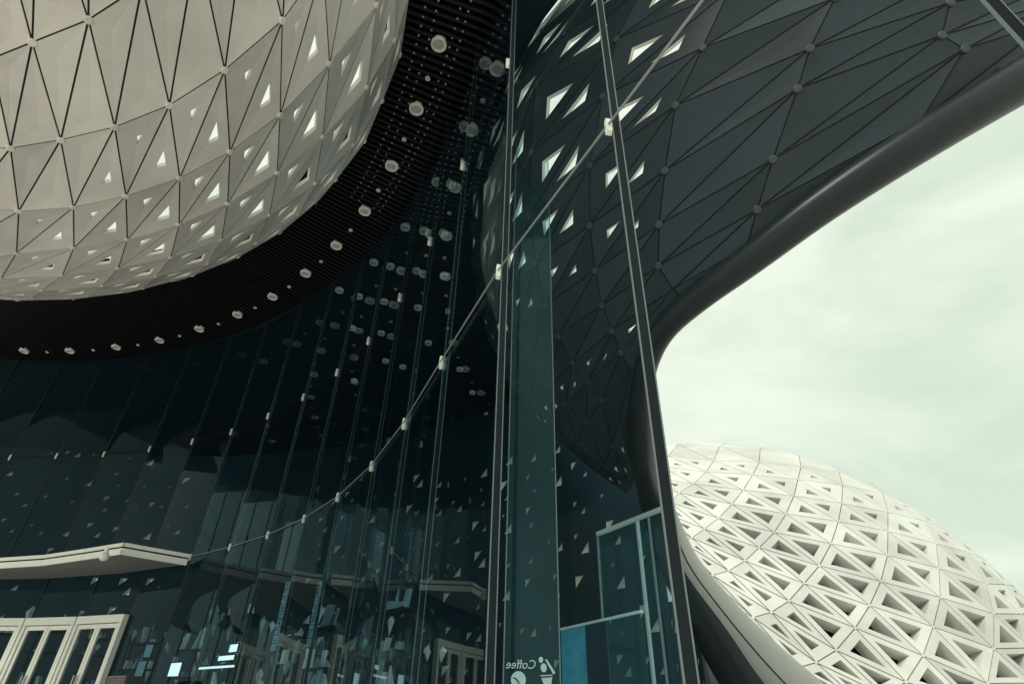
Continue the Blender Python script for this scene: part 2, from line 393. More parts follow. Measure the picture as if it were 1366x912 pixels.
for j in range(rs + 1):
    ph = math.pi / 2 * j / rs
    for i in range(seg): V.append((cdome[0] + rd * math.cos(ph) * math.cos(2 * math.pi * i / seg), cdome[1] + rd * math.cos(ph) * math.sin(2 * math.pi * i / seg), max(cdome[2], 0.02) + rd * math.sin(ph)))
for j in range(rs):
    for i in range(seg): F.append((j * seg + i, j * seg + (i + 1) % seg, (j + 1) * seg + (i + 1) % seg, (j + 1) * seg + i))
obj('interior_shade_sheet', mesh('interior_shade_sheet', V, F, 'domeshade', True), None, root)  # dark sheet added to stand for the shaded interior
tag(root, 'white dome of panels pierced by dark triangular openings under cloudy sky', 'dome')

# ------------------------------------------------------------------ pale shell's reflection built as a solid dark shell and rim
dark_nodes = cols((0, 0, [(714, 115), (708, 204), (707, 288), (715, 352), (728, 407), (745, 448), (764, 484), (784, 509), (803, 533), (826, 560), (856, 602)]),
    (1, 1, [(804, 129), (787, 221), (787, 301), (794, 361), (803, 407), (816.7, 441), (828.6, 470), (842, 495.5)]),
    (2, 2, [(901, 141), (887, 228), (879, 300), (878, 355)]), (3, 3, [(1064, 119), (1031, 213), (1010, 280), (996, 330)]), (4, 4, [(1287, 66), (1230, 160)]),
    (-1, 0, [(671, 187), (664, 262), (667, 330), (675, 392), (687.5, 443), (708, 483.6), (731.7, 514), (755.5, 539.7), (782.7, 563.5), (816.7, 594), (846, 632)]),
    (-2, 1, [(638, 315), (644, 375), (652, 425), (668, 470), (687.5, 509), (712, 540), (739, 566), (770, 592), (805, 621), (839, 650)]),
    (-3, 1, [(629, 300), (629, 350), (637, 402), (651, 455), (674, 508), (702, 547), (730, 576), (762, 603), (798, 632), (834, 657)]))
DARK = Shell((0.38362, 0.64723, 0.65873), 27.11, dark_nodes, sphere_surface(13.0))
RIM_IN = [(1700, -120), (1366, 82), (1230, 163), (1100, 252), (996, 332), (930, 380), (883, 420), (852, 476), (838, 520), (836, 560), (846, 615), (862, 665), (885, 735), (940, 820), (1000, 912), (1150, 1100), (1800, 1100)]
def outside(q):
    x, y = q; ins = False; n = len(RIM_IN); j = n - 1
    for i in range(n):
        xi, yi = RIM_IN[i]; xj, yj = RIM_IN[j]
        if (yi > y) != (yj > y) and x < (xj - xi) * (y - yi) / (yj - yi) + xi: ins = not ins
        j = i
    return ins
root = empty('shell_roof')
def dark_size(c, tri):
    k = np.mean([t for t in tri], axis=0)
    if k[0] > 2.2: return 0
    v = 0.34 - 0.045 * max(0, k[1] - 1.5) * 1.3 - 0.05 * max(0, k[0] - 0.5)
    if c[1] > 345: v = 0.16 if (tri[0][0] * 3 + tri[0][1]) % 3 == 0 else 0
    return v if v > 0.1 else 0
cells = []
for i in range(-3, 8):
    for j in range(-4, 10):
        cells += [((i, j), (i + 1, j), (i, j + 1)), ((i + 1, j), (i + 1, j + 1), (i, j + 1))]
build_shell(root, DARK, cells, dark_size, 0.011, 0.04, 0.06, ('reflectshell', 'reveal'), 0.055, 0.045, outside=outside, wts=(1, 1.25, 0.8), dish=0.006, capmat='reflectcap')
rim_px = [(1640, -55, 38), (1500, 28, 34), (1366, 106, 30), (1230, 187, 27), (1100, 271, 24), (996, 350, 21), (930, 397, 19), (886, 436, 17), (866, 474, 15), (856, 515, 15), (853, 560, 17), (858, 610, 18), (872, 662, 20), (889, 715, 23), (912, 768, 27), (959, 843, 34), (1006, 913, 40), (1060, 990, 46), (1130, 1090, 52), (1200, 1190, 56)]
def catmull(P, n):
    P = np.array(P, float); out_ = []
    for i in range(len(P) - 1):
        p0, p1, p2, p3 = P[max(i - 1, 0)], P[i], P[i + 1], P[min(i + 2, len(P) - 1)]
        for k in range(n):
            t = k / n; out_.append(0.5 * ((2 * p1) + (p2 - p0) * t + (2 * p0 - 5 * p1 + 4 * p2 - p3) * t * t + (3 * p1 - p0 - 3 * p2 + p3) * t ** 3))
    out_.append(P[-1]); return np.array(out_)
ctr = []
for x, y, r in rim_px:
    d = ray(x, y); L = 13 / math.cos(DARK.al); b = d @ DARK.a
    t = L * (b - math.sqrt(max(b * b - math.cos(DARK.al) ** 2, 0)))
    if y > 620: t = 12.4
    depth = t * (d[1] * cp + d[2] * sp); ctr.append([*(EYE + d * t), r * depth / FPX])
ctr = np.array(ctr)
for k in range(1, len(ctr) - 1): pass
ctr[:, :3] = np.array([ctr[max(0, i - 1):i + 2, :3].mean(0) if 0 < i < len(ctr) - 1 else ctr[i, :3] for i in range(len(ctr))]) * 0.3 + ctr[:, :3] * 0.7
cur = catmull(ctr, 6); seg = 20; V = []; F = []
for i, q in enumerate(cur):
    t = norm(cur[min(i + 1, len(cur) - 1), :3] - cur[max(i - 1, 0), :3]); u = norm(np.cross(t, norm(q[:3] - EYE))); v = np.cross(t, u)
    for k in range(seg): a = 2 * math.pi * k / seg; V.append(q[:3] + (u * math.cos(a) + v * math.sin(a)) * q[3])
for i in range(len(cur) - 1):
    for k in range(seg): F.append((i * seg + k, i * seg + (k + 1) % seg, (i + 1) * seg + (k + 1) % seg, (i + 1) * seg + k))
obj('rim', mesh('rim', V, F, 'rim', True), None, root)
def tube(cur, seg):
    V = []; F = []
    for i, q in enumerate(cur):
        t = norm(cur[min(i + 1, len(cur) - 1), :3] - cur[max(i - 1, 0), :3]); u = norm(np.cross(t, norm(q[:3] - EYE))); v = np.cross(t, u)
        for k in range(seg): a = 2 * math.pi * k / seg; V.append(q[:3] + (u * math.cos(a) + v * math.sin(a)) * q[3])
    for i in range(len(cur) - 1):
        for k in range(seg): F.append((i * seg + k, i * seg + (k + 1) % seg, (i + 1) * seg + (k + 1) % seg, (i + 1) * seg + k))
    return V, F
pe = []
for x, y, r in [(866, 570, 5), (872, 610, 7), (887, 662, 8), (899, 705, 12), (922, 758, 16), (977, 831, 22), (1032, 895, 31), (1092, 957, 38), (1170, 1055, 44), (1250, 1170, 50)]:
    d = ray(x, y); t = 12.2; depth = t * (d[1] * cp + d[2] * sp); pe.append([*(EYE + d * t), r * depth / FPX])
pc = catmull(pe, 6); sm = np.array([[*(q[:3] + norm(EYE - q[:3]) * q[3]), 0.012] for q in pc]); v2, f2 = tube(sm, 6); obj('seam', mesh('seam', v2, f2, 'gasket'), None, root)
tv, tf = tube(pc, 20); obj('rim_lit_strip', mesh('rim_lit_strip', tv, tf, 'rimlit', True), None, root)  # pale tube painted as the lit outer side of the rim
tag(root, 'reflection of the pale faceted shell, built solid and painted dim grey, with a thick rounded rim open to the sky', 'shell roof')

# ------------------------------------------------------------------ glass facade
fac = empty('glass_facade', (0, 0, 0))
NM = len(PLAN); DOORS = (10, 11, 12, 13)
def pane(a, b, z0, z1, mat, g=0.012):
    a, b = np.asarray(a), np.asarray(b); t = norm(b - a); a = a + t * g; b = b - t * g; c = (a + b) / 2; n = np.array([-t[1], t[0]])
    m = MB(); m.box((*c, (z0 + z1) / 2), (*((b - a) / 2), 0), (*(n * 0.006), 0), (0, 0, (z1 - z0) / 2 - 0.006)); return m.obj('glass_pane', mat, fac)
for k in range(NM - 1):
    mt = 'glass_near' if k == 0 else 'glass_far'
    pane(PLAN[k], PLAN[k + 1], 3.86 if k in DOORS else 0.03, Z1, mt); pane(PLAN[k], PLAN[k + 1], Z1, Z2, mt); pane(PLAN[k], PLAN[k + 1], Z2, ZS + 0.05, mt)
def mullion(p, n, ztop=ZS + 0.1):
    t = np.array([-n[1], n[0]]); m = MB(); c = p + n * 0.040
    m.box((*c, ztop / 2), (*(t * 0.006), 0), (*(n * 0.022), 0), (0, 0, ztop / 2)); mo = m.obj('mullion', 'mullion', fac)
    for off in (0.012, 0.068):
        e = MB(); c = p + n * off; e.box((*c, ztop / 2), (*(t * 0.004), 0), (*(n * 0.004), 0), (0, 0, ztop / 2)); e.obj('edge_strip', 'edge', mo)
for k in range(NM): mullion(PLAN[k], out(PLAN[k]))
mullion(LAST, out(LAST))
_lp = LAST + norm(LAST - PLAN[0]) * 0.085 + out(LAST) * 0.05; m = MB(); m.box((*_lp, 6.3), (*(norm(LAST - PLAN[0]) * 0.022), 0), (*(out(LAST) * 0.04), 0), (0, 0, 6.3)); m.obj('post', 'canopy', fac)
def clamp(p, z, n, h=0.085):
    t = np.array([-n[1], n[0]]); m = MB(); c = np.array([*(p - n * 0.03), z]); tt = np.array([*t, 0]); nn = np.array([*n, 0]); w = 0.022
    f = [c + tt * w * sx + np.array([0, 0, h * sz]) for sx, sz in ((-1, -0.75), (0.4, -1), (1, -0.75), (1, 0.75), (-0.4, 1), (-1, 0.75))]
    V = [q - nn * 0.008 for q in f] + [q + nn * 0.03 for q in f]; m.add(V, [(0, 1, 2, 3, 4, 5), (11, 10, 9, 8, 7, 6)] + [(i, 6 + i, 6 + (i + 1) % 6, (i + 1) % 6) for i in range(6)])
    m.obj('clamp', 'clamp', fac)
for k in range(NM):
    if k <= 10: clamp(PLAN[k], Z1, out(PLAN[k]))
    if k > 0: clamp(PLAN[k], Z2, out(PLAN[k]), 0.10)
clamp(LAST, Z1, out(LAST))
pts = [LAST] + PLAN[:11]
for a, b in zip(pts[:-1], pts[1:]):
    m = MB(); n = out((a + b) / 2) * 0.03; m.rod((*(a - n), Z1), (*(b - n), Z1), 0.009, 8); m.obj('cable', 'cable', fac)
for a, b in zip(PLAN[1:-1], PLAN[2:]):
    m = MB(); n = out((a + b) / 2) * 0.03; m.rod((*(a - n), Z2), (*(b - n), Z2), 0.006, 6); m.obj('cable', 'mullion', fac)
tag(fac, 'concave curtain wall of dark glass panes with slender uprights and bright cable clamps', 'glass facade')

# ------------------------------------------------------------------ slatted soffit with downlights
sof = empty('slatted_soffit')
limb = [(-180, 400), (-60, 395), (0, 388), (150, 376), (260, 352), (345, 315), (418, 250), (474, 172), (508, 80), (526, 0), (535, -150), (530, -400)]
tr_ = []
for p in limb:
    q = atz(p, ZS - 1.6)[:2] - CC; tr_.append((math.atan2(q[1], q[0]), np.linalg.norm(q)))
tr_.sort(); TH = np.array([x[0] for x in tr_]); RI = np.array([x[1] for x in tr_])
def rin(th): return float(np.interp(th, TH, RI)) - 0.15
def rout(th): return RW + 0.0 + 0.4 * max(0, min(1, (math.radians(18) - th) / math.radians(10)))
def polar(r, th, z): return np.array([CC[0] + r * math.cos(th), CC[1] + r * math.sin(th), z])
TH0, TH1 = TH[0], math.radians(112); nsl = 215
me_s = None
for i in range(nsl):
    th = TH0 + (TH1 - TH0) * i / (nsl - 1); m = MB()
    m.bar(polar(rin(th), th, ZS + 0.06), polar(rout(th), th, ZS + 0.06), 0.06, 0.12); m.obj('slat', 'slat', sof)
b = MB(); nn = 90
for i in range(nn):
    a0, a1 = TH0 + (TH1 - TH0) * i / nn, TH0 + (TH1 - TH0) * (i + 1) / nn
    b.poly([polar(rin(a0), a0, ZS + 0.2), polar(rin(a1), a1, ZS + 0.2), polar(rout(a1), a1, ZS + 0.2), polar(rout(a0), a0, ZS + 0.2)])
    b.poly([polar(rin(a0), a0, ZS + 0.9), polar(rout(a0), a0, ZS + 0.9), polar(rout(a1), a1, ZS + 0.9), polar(rin(a1), a1, ZS + 0.9)])
b.obj('backing_board', 'void', sof)
# studs in rows along the near end of the soffit
st_ = MB()
for rr in (16.75, 16.95, 17.35, 17.5):
    for k in range(46):
        th = math.radians(8) + k * math.radians(0.62)
        if rr < rin(th) + 0.05: continue
        c = polar(rr, th, ZS - 0.005); st_.box(c, (0.016, 0, 0), (0, 0.016, 0), (0, 0, 0.012))
o = st_.obj('stud', 'steel', sof); o['kind'] = 'stuff'
tag(sof, 'black ceiling of closely spaced radial slats between the pale shell and glass wall', 'soffit')

def lamp_mesh():
    seg = 20; m = MB(); prof = [(0.15, 0.05), (0.15, -0.045), (0.115, -0.06), (0.105, -0.02)]
    V = []; F = []
    for r, z in prof: V += [(r * math.cos(2 * math.pi * i / seg), r * math.sin(2 * math.pi * i / seg), z) for i in range(seg)]
    for j in range(3): F += [(j * seg + i, j * seg + (i + 1) % seg, (j + 1) * seg + (i + 1) % seg, (j + 1) * seg + i) for i in range(seg)]
    V2 = [(0.105 * math.cos(2 * math.pi * i / seg), 0.105 * math.sin(2 * math.pi * i / seg), -0.02) for i in range(seg)] + [(0, 0, -0.045)]
    return mesh('housing', V, F, 'white', True), mesh('lens', V2, [(i, (i + 1) % seg, seg) for i in range(seg)], 'lens')
HM, LM = lamp_mesh()
lights = [(31, 470), (92, 470), (154, 465), (212, 456), (265, 441), (316, 422), (363, 398), (407, 367), (448, 330), (486, 284), (522, 224), (555, 148), (585, 62)]
def lamp(p, label, group, sc=1.0):
    q = atz(p, ZS - 1.6 - 0.08); o = empty('downlight', (q[0], q[1], ZS)); o.scale = (sc, sc, sc)
    obj('housing', HM, None, o); obj('lens', LM, None, o); tag(o, label, 'downlight', group); return o
for p in lights: lamp(p, 'round white downlight in the row along the edge of the slatted soffit', 'downlights along the soffit edge')
small = [((a[0] + b[0]) / 2, (a[1] + b[1]) / 2 + (2 if i < 4 else 3)) for i, (a, b) in enumerate(zip(lights[:-1], lights[1:]))]
for p in small: lamp(p, 'tiny spotlight between the white downlights of the slatted soffit', 'tiny spotlights between the downlights', 0.33)

# ------------------------------------------------------------------ hall behind the glass
RB = 27.0
hall = empty('hall_wall')
th_r = math.atan2(*(wallhit((872, 655), RB)[:2] - CC)[::-1]); th_rr = math.atan2(*(wallhit((925, 800), RB)[:2] - CC)[::-1]); th_l = math.radians(115)
def pierced(t0, t1, nc, nr, zt, name, label, dens, dist=None):
    root = empty(name); face = MB(); mi = []; dth = (t1 - t0) / nc; dzh = zt / nr
    for i in range(nc):
        for j in range(nr):
            A, B, C, D = [polar(RB, t0 + (i + u) * dth, (j + v) * dzh) for u, v in ((0, 0), (1, 0), (1, 1), (0, 1))]
            if j % 2: tris = ((A, B, D), (B, C, D))
            else: tris = ((A, B, D), (B, C, D))
            for tri in tris:
                n = norm(np.array([*(CC - tri[0][:2]), 0])); s_ = 0
                if random.random() < dens(i / nc, j / nr): s_ = random.choice((0.1, 0.14, 0.2, 0.27))  # openings added to imitate triangular glints reflected in the glass
                g = tri_panel(*tri, n, 0.0, 0.05, s_, random.choice(((1, 1.3, 0.8), (1.4, 0.8, 0.8), (0.7, 0.9, 1.5))), 0.26, 0.8, 0.0) if s_ else poly_panel(tri, n, 0.0, 0.05, 0.0)
                face.add(g[0], g[1]); mi += g[2]
    me = mesh('wall_face', face.V, face.F); me.materials.append(MAT['inwall']); me.materials.append(MAT['reveal']); me.polygons.foreach_set('material_index', mi); obj('wall_face', me, None, root)
    m = MB(); m.bar(polar(RB - 0.1, t0, 0.15), polar(RB - 0.1, t0 + 0.001, 0.15), 0.1, 0.3)
    k = MB(); 
    for i in range(nc): k.bar(polar(RB - 0.06, t0 + i * dth, 0.1), polar(RB - 0.06, t0 + (i + 1) * dth, 0.1), 0.05, 0.2)
    k.obj('skirting', 'mullion', root); tag(root, label, 'wall'); return root
bpy.data.objects.remove(hall)
th_m = th_r + 16.0 / RB; th_k = math.atan2(*(wallhit((330, 650), RB)[:2] - CC)[::-1])
pierced(th_r, th_m, 14, 11, ZS + 0.6, 'hall_wall', 'dark curved wall with openings added for reflected triangle glints behind the blue panel', lambda u, v: 0.75 if 0.12 < v < 0.8 else 0)
pierced(th_rr, th_r - 0.0005, 4, 4, 4.4, 'hall_wall', 'low dark wall with openings added for reflected glints behind the foot of the grey rim', lambda u, v: 0.75 if v > 0.2 else 0)
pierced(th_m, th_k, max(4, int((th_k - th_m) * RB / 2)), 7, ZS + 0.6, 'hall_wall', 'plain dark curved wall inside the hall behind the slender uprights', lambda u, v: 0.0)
pierced(th_k, th_l, int((th_l - th_k) * RB / 1.15), 11, ZS + 0.6, 'hall_wall', 'dark curved wall with scattered openings added for reflected glints above the entrance canopy', lambda u, v: 0 if u < 0.08 else (0.55 if 0.35 < v < 0.98 else 0.08))
m = MB(); nn = 70
for i in range(nn):
    a0, a1 = math.radians(-10) + (th_l + math.radians(10)) * i / nn, math.radians(-10) + (th_l + math.radians(10)) * (i + 1) / nn
    if a1 < th_rr: ro = 19.0
    else: ro = RB
    m.poly([polar(RW + 0.15, a0, 0.006), polar(ro, a0, 0.006), polar(ro, a1, 0.006), polar(RW + 0.15, a1, 0.006)])
tag(m.obj('hall_floor', 'infloor'), 'dark polished floor of the hall', None, kind='structure')
# hall ceiling, cut back round the dark shell
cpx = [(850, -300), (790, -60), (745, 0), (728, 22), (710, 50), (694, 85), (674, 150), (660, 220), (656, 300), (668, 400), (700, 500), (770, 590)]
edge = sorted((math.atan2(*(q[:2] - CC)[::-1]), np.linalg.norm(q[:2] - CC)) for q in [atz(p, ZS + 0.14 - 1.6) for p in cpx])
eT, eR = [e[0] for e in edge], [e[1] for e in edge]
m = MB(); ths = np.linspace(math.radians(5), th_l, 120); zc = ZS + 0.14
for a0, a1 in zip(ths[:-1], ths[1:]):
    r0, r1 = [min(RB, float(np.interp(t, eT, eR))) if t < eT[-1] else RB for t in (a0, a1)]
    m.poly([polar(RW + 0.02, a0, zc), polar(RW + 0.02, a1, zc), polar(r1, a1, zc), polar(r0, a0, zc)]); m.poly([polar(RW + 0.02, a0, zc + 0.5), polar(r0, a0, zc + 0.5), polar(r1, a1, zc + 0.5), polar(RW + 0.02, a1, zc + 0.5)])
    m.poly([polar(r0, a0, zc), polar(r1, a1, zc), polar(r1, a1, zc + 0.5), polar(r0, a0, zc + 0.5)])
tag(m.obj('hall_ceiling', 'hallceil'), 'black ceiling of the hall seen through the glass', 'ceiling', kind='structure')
reflected_lamps = [(647, 88), (619, 172), (601, 249), (582, 246), (540, 306), (565, 311), (591, 314), (498, 353), (520, 358), (555, 364), (592, 370), (452, 390), (478, 398), (512, 405), (557, 413), (469, 440), (508, 447), (613, 495), (630, 526), (650, 555), (571, 460), (537, 492), (472, 510), (514, 484)]  # soffit lamps mirrored in the glass, added here as solid fixtures
for p in reflected_lamps: lamp(p, 'reflected soffit downlight, added as a solid fixture behind the glass', 'reflected downlights added inside the hall', 0.8)

# ------------------------------------------------------------------ entrance canopy, doors
can = empty('entrance_canopy')
ZT, ZB = 5.02, 4.86
fr = [atz(p, ZT - 1.6)[:2] for p in [(-60, 750), (0, 748), (60, 744), (115, 736), (165, 728)]]
fr = [polar(RW - 2.75, math.radians(a), 0)[:2] for a in (108, 100, 92, 84, 76)] [:0] + fr
endp = wallhit((252, 748))[:2] - out(wallhit((252, 748))[:2]) * 0.03
th_a, th_b = [math.atan2(*(q - CC)[::-1]) for q in (endp, fr[0])]
tl = norm(fr[0] - fr[1])
fr = [fr[0] + tl * 6.0, fr[0] + tl * 3.0] + fr
nF = len(fr)
back = [polar(RW - 0.03, a, 0)[:2] for a in np.linspace(math.radians(108), th_a, nF)]
# fascia in two bands with a dark joint between, each length a piece of its own
line = fr + [endp]
for a, b_ in zip(line[:-1], line[1:]):
    t = norm(b_ - a); n = np.array([t[1], -t[0]]); 
    if n @ (CC - a) < 0: n = -n
    for z0, z1, mm, dn in ((ZT - 0.01, ZT + 0.075, 'white', 0.02), (ZT - 0.045, ZT - 0.01, 'void', -0.01), (ZB - 0.03, ZT - 0.045, 'white', 0.0)):
        m = MB(); g = 0.008; p, q = a + t * g, b_ - t * g; c = (p + q) / 2 + n * dn; m.box((*c, (z0 + z1) / 2), (*((q - p) / 2), 0), (*(n * 0.02), 0), (0, 0, (z1 - z0) / 2)); m.obj('fascia', mm, can)
for i in range(nF - 1):
    for u0, u1 in ((0.02, 0.495), (0.505, 1.0)):
        P = [fr[i] + (back[i] - fr[i]) * u0, fr[i + 1] + (back[i + 1] - fr[i + 1]) * u0, fr[i + 1] + (back[i + 1] - fr[i + 1]) * u1, fr[i] + (back[i] - fr[i]) * u1]
        c = sum(P) / 4; P = [c + (q - c) * 0.996 for q in P]; V = [(*q, ZB) for q in P] + [(*q, ZB + 0.05) for q in P]
        obj('soffit_board', mesh('soffit_board', V, [(0, 1, 2, 3), (7, 6, 5, 4)] + [(j, 4 + j, 4 + (j + 1) % 4, (j + 1) % 4) for j in range(4)], 'canopy'), None, can)
P = [fr[-1], endp, back[-1]]
V = [(*q, ZB) for q in P] + [(*q, ZB + 0.05) for q in P]; obj('soffit_board', mesh('soffit_board', V, [(0, 1, 2), (5, 4, 3), (0, 3, 4, 1), (1, 4, 5, 2), (2, 5, 3, 0)], 'canopy'), None, can)
V = [(*q, ZT + 0.03) for q in fr + [endp] + back[::-1]]; obj('roof_sheet', mesh('roof_sheet', V, [tuple(range(len(V)))], 'canopy'), None, can)
tag(can, 'thin pale canopy with grey underside over the white framed doors', 'canopy')
cq = atz((141, 737), ZB - 0.12 - 1.6); sc_ = empty('security_camera', (cq[0], cq[1], ZB))
bm = bmesh.new(); bmesh.ops.create_uvsphere(bm, u_segments=20, v_segments=12, radius=0.10); bmesh.ops.translate(bm, verts=bm.verts[:], vec=(0, 0, -0.20)); me = bpy.data.meshes.new('dome_cover'); bm.to_mesh(me); bm.free(); me.polygons.foreach_set('use_smooth', [True] * len(me.polygons)); obj('dome_cover', me, 'white', sc_)
m = MB(); m.rod((0, 0, 0), (0, 0, -0.14), 0.05, 14); m.obj('mount', 'white', sc_)
tag(sc_, 'white globe security camera hanging under the canopy corner', 'camera')

def door(k, label):
    a, b_ = PLAN[k], PLAN[k + 1]; root = empty('entrance_door', (*((a + b_) / 2), 0)); t = norm(b_ - a); n = out((a + b_) / 2); w = np.linalg.norm(b_ - a) / 2
    T = np.array([*t, 0]); Nn = np.array([*n, 0]); Z = np.array([0, 0, 1.]); ZH = 3.72
    def bx(name, x0, x1, z0, z1, y, d, mat, par):
        m = MB(); m.box(T * (x0 + x1) / 2 + Nn * y + Z * (z0 + z1) / 2, T * (x1 - x0) / 2, Nn * d / 2, Z * (z1 - z0) / 2); return m.obj(name, mat, par)
    e = w - 0.03
    bx('head_frame', -e, e, ZH - 0.06, ZH + 0.12, -0.06, 0.14, 'white', root)
    bx('jamb', -e, -e + 0.09, 0.01, ZH - 0.063, -0.06, 0.14, 'white', root); bx('jamb', e - 0.09, e, 0.01, ZH - 0.063, -0.06, 0.14, 'white', root)
    for sgn in (-1, 1):
        x0, x1 = (-e + 0.11, -0.008) if sgn < 0 else (0.008, e - 0.11)
        lf = bx('leaf', x0, x0 + 0.085, 0.02, ZH - 0.08, -0.06, 0.06, 'white', root); 
        bx('stile', x1 - 0.085, x1, 0.02, ZH - 0.08, -0.06, 0.06, 'white', lf); bx('rail', x0 + 0.086, x1 - 0.086, ZH - 0.18, ZH - 0.08, -0.06, 0.055, 'white', lf); bx('rail', x0 + 0.086, x1 - 0.086, 0.02, 0.22, -0.06, 0.055, 'white', lf)
        bx('pane', x0 + 0.086, x1 - 0.086, 0.221, ZH - 0.181, -0.06, 0.012, 'doorglass', lf)
        hx = x1 - 0.05 if sgn < 0 else x0 + 0.05; m = MB()
        m.rod(T * hx - Nn * 0.17 + Z * 0.9, T * hx - Nn * 0.17 + Z * 2.5, 0.02, 10); m.rod(T * hx - Nn * 0.17 + Z * 1.1, T * hx - Nn * 0.08 + Z * 1.1, 0.012, 8); m.rod(T * hx - Nn * 0.17 + Z * 2.3, T * hx - Nn * 0.08 + Z * 2.3, 0.012, 8); m.obj('handle', 'steel', lf)
    tag(root, label, 'door', 'white framed doors under the canopy')
ordn = {10: 'white framed glass double door beside the brown notice board, under the canopy end', 11: 'white framed glass double door, second from the canopy end', 12: 'white framed glass double door, third from the canopy end', 13: 'white framed glass double door, fourth from the canopy end'}
for k in DOORS: door(k, ordn[k])

# ------------------------------------------------------------------ things inside the hall
def pix_plane(p, P0, n):
    d = ray(*p); return EYE + d * (((P0 - EYE) @ n) / (d @ n))
# cafe screen with mirrored lettering
sa, sb = [EYE[:2] + norm(ray(x, 800)[:2]) * 6.25 for x in (674, 745)]
scr = empty('glass_screen', (0, 0, 0)); st_t = norm(sb - sa); st_n = np.array([-st_t[1], st_t[0]]); ZSC = ZS + 0.1
m = MB(); m.box((*((sa + sb) / 2), ZSC / 2), (*((sb - sa) / 2), 0), (*(st_n * 0.008), 0), (0, 0, ZSC / 2)); m.obj('pane', 'glass_teal', scr)
for q in (sa, sb): m = MB(); m.box((*q, ZSC / 2), (*(st_t * 0.006), 0), (*(st_n * 0.012), 0), (0, 0, ZSC / 2)); m.obj('edge_strip', 'edge', scr)
N3 = np.array([*st_n, 0.0]); P0 = np.array([*(sa - st_n * 0.014), 0.0])
if N3 @ (EYE - P0) < 0: N3 = -N3
P0 = np.array([*((sa + sb) / 2), 0.0]) + N3 * 0.014
def flat(name, pts, mat, parent, P0=P0, N3=N3, th=0.003):
    Q = [pix_plane(p, P0, N3) for p in pts]; n = len(Q); V = Q + [q - N3 * th for q in Q]
    return obj(name, mesh(name, V, [tuple(range(n)), tuple(range(2 * n - 1, n - 1, -1))] + [(i, n + i, n + (i + 1) % n, (i + 1) % n) for i in range(n)], mat), None, parent)
def ell(cx_, cy_, rx, ry, rot=0, n=24, a0=0, a1=2 * math.pi):
    out_ = []
    for i in range(n):
        a = a0 + (a1 - a0) * i / (n if a1 - a0 > 6.28 else n - 1); x, y = rx * math.cos(a), ry * math.sin(a); out_.append((cx_ + x * math.cos(rot) - y * math.sin(rot), cy_ + x * math.sin(rot) + y * math.cos(rot)))
    return out_
def text_part(body, parent, origin, xdir, zdir, size, mat, mirror=False, shear=0.0):
    cu = bpy.data.curves.new('lettering', 'FONT'); cu.body = body; cu.align_x = 'CENTER'; cu.align_y = 'CENTER'; cu.size = size; cu.extrude = 0.002; cu.shear = shear; cu.resolution_u = 3
    o = bpy.data.objects.new('lettering', cu); COL.objects.link(o); dg = bpy.context.evaluated_depsgraph_get(); me = bpy.data.meshes.new_from_object(o.evaluated_get(dg)); bpy.data.objects.remove(o)
    me.materials.clear(); me.materials.append(MAT[mat]); o = obj('lettering', me, None, parent)
    x = Vector(xdir) * (-1 if mirror else 1); z = Vector(zdir); y = Vector(xdir).cross(z); mm = Matrix((x, z, y)).transposed().to_4x4(); mm.translation = Vector(origin); o.matrix_world = mm; return o
xd = np.array([*st_t, 0.0]); 
if xd[0] < 0: xd = -xd
text_part('Coffee', scr, pix_plane((694, 886), P0, N3) + N3 * 0.004, xd, (0, 0, 1), 0.105, 'decal', True, -0.25)
flat('bean', ell(691.5, 906, 10, 11.5), 'decal', scr); flat('bean_slot', [(684, 902.5), (687.5, 903), (691, 906), (693.5, 912), (692, 912), (689.5, 907.5), (686.5, 904.5), (684, 904)], 'ink', scr, P0 + N3 * 0.003)
flat('fruit', ell(721.5, 879.3, 3, 4), 'decal', scr); flat('fruit', ell(725.3, 890, 4, 6, -0.1), 'decal', scr); flat('straw', [(727, 879), (729.5, 878.5), (741, 897), (738, 898.5)], 'decal', scr); flat('cup', [(720.5, 900), (737, 899), (735, 916), (727, 916)], 'decal', scr)
flat('cup_rim', [(721, 901.5), (736.5, 900.5), (736, 902.5), (722, 903.5)], 'ink', scr, P0 + N3 * 0.003)
tag(scr, 'tall teal glass screen with mirrored lettering and coffee bean decal', 'glass screen')

# glass enclosure with a bright top rail
enc = empty('glass_enclosure'); ZE = 4.4
e1, e2 = [atz(p, ZE - 1.6)[:2] for p in ((797, 712), (884, 678))]; et = norm(e2 - e1); en = np.array([-et[1], et[0]]); e2 = e2 + et * 0.12
m = MB(); m.box((*((e1 + e2) / 2), ZE), (*((e2 - e1) / 2), 0), (*(en * 0.03), 0), (0, 0, 0.03)); m.obj('top_rail', 'decal', enc)
eL = np.linalg.norm(e2 - e1); EP = np.array([*e1, 0.0]); EN = np.array([*en, 0.0])
def along(px): q = pix_plane(px, EP, EN); return float((q[:2] - e1) @ et)
cuts = [0.0, along((857, 760)), along((873, 760)), eL]
for u0, u1 in zip(cuts[:-1], cuts[1:]):
    a, b_ = e1 + et * (u0 + 0.012), e1 + et * (u1 - 0.012); m = MB(); m.box((*((a + b_) / 2), ZE / 2 - 0.02), (*((b_ - a) / 2), 0), (*(en * 0.006), 0), (0, 0, ZE / 2 - 0.03)); m.obj('pane', 'glass_teal', enc)
for i, u in enumerate(cuts[:-1]):
    q = e1 + et * u; w = 0.022 if i == 1 else 0.008; m = MB(); m.box((*q, ZE / 2 - 0.02), (*(et * w), 0), (*(en * 0.02), 0), (0, 0, ZE / 2 - 0.02)); m.obj('post', 'decal' if i == 1 else 'edge', enc)
tag(enc, 'tall teal glass enclosure with a bright sloping top rail beside the shell rim', 'glass enclosure')
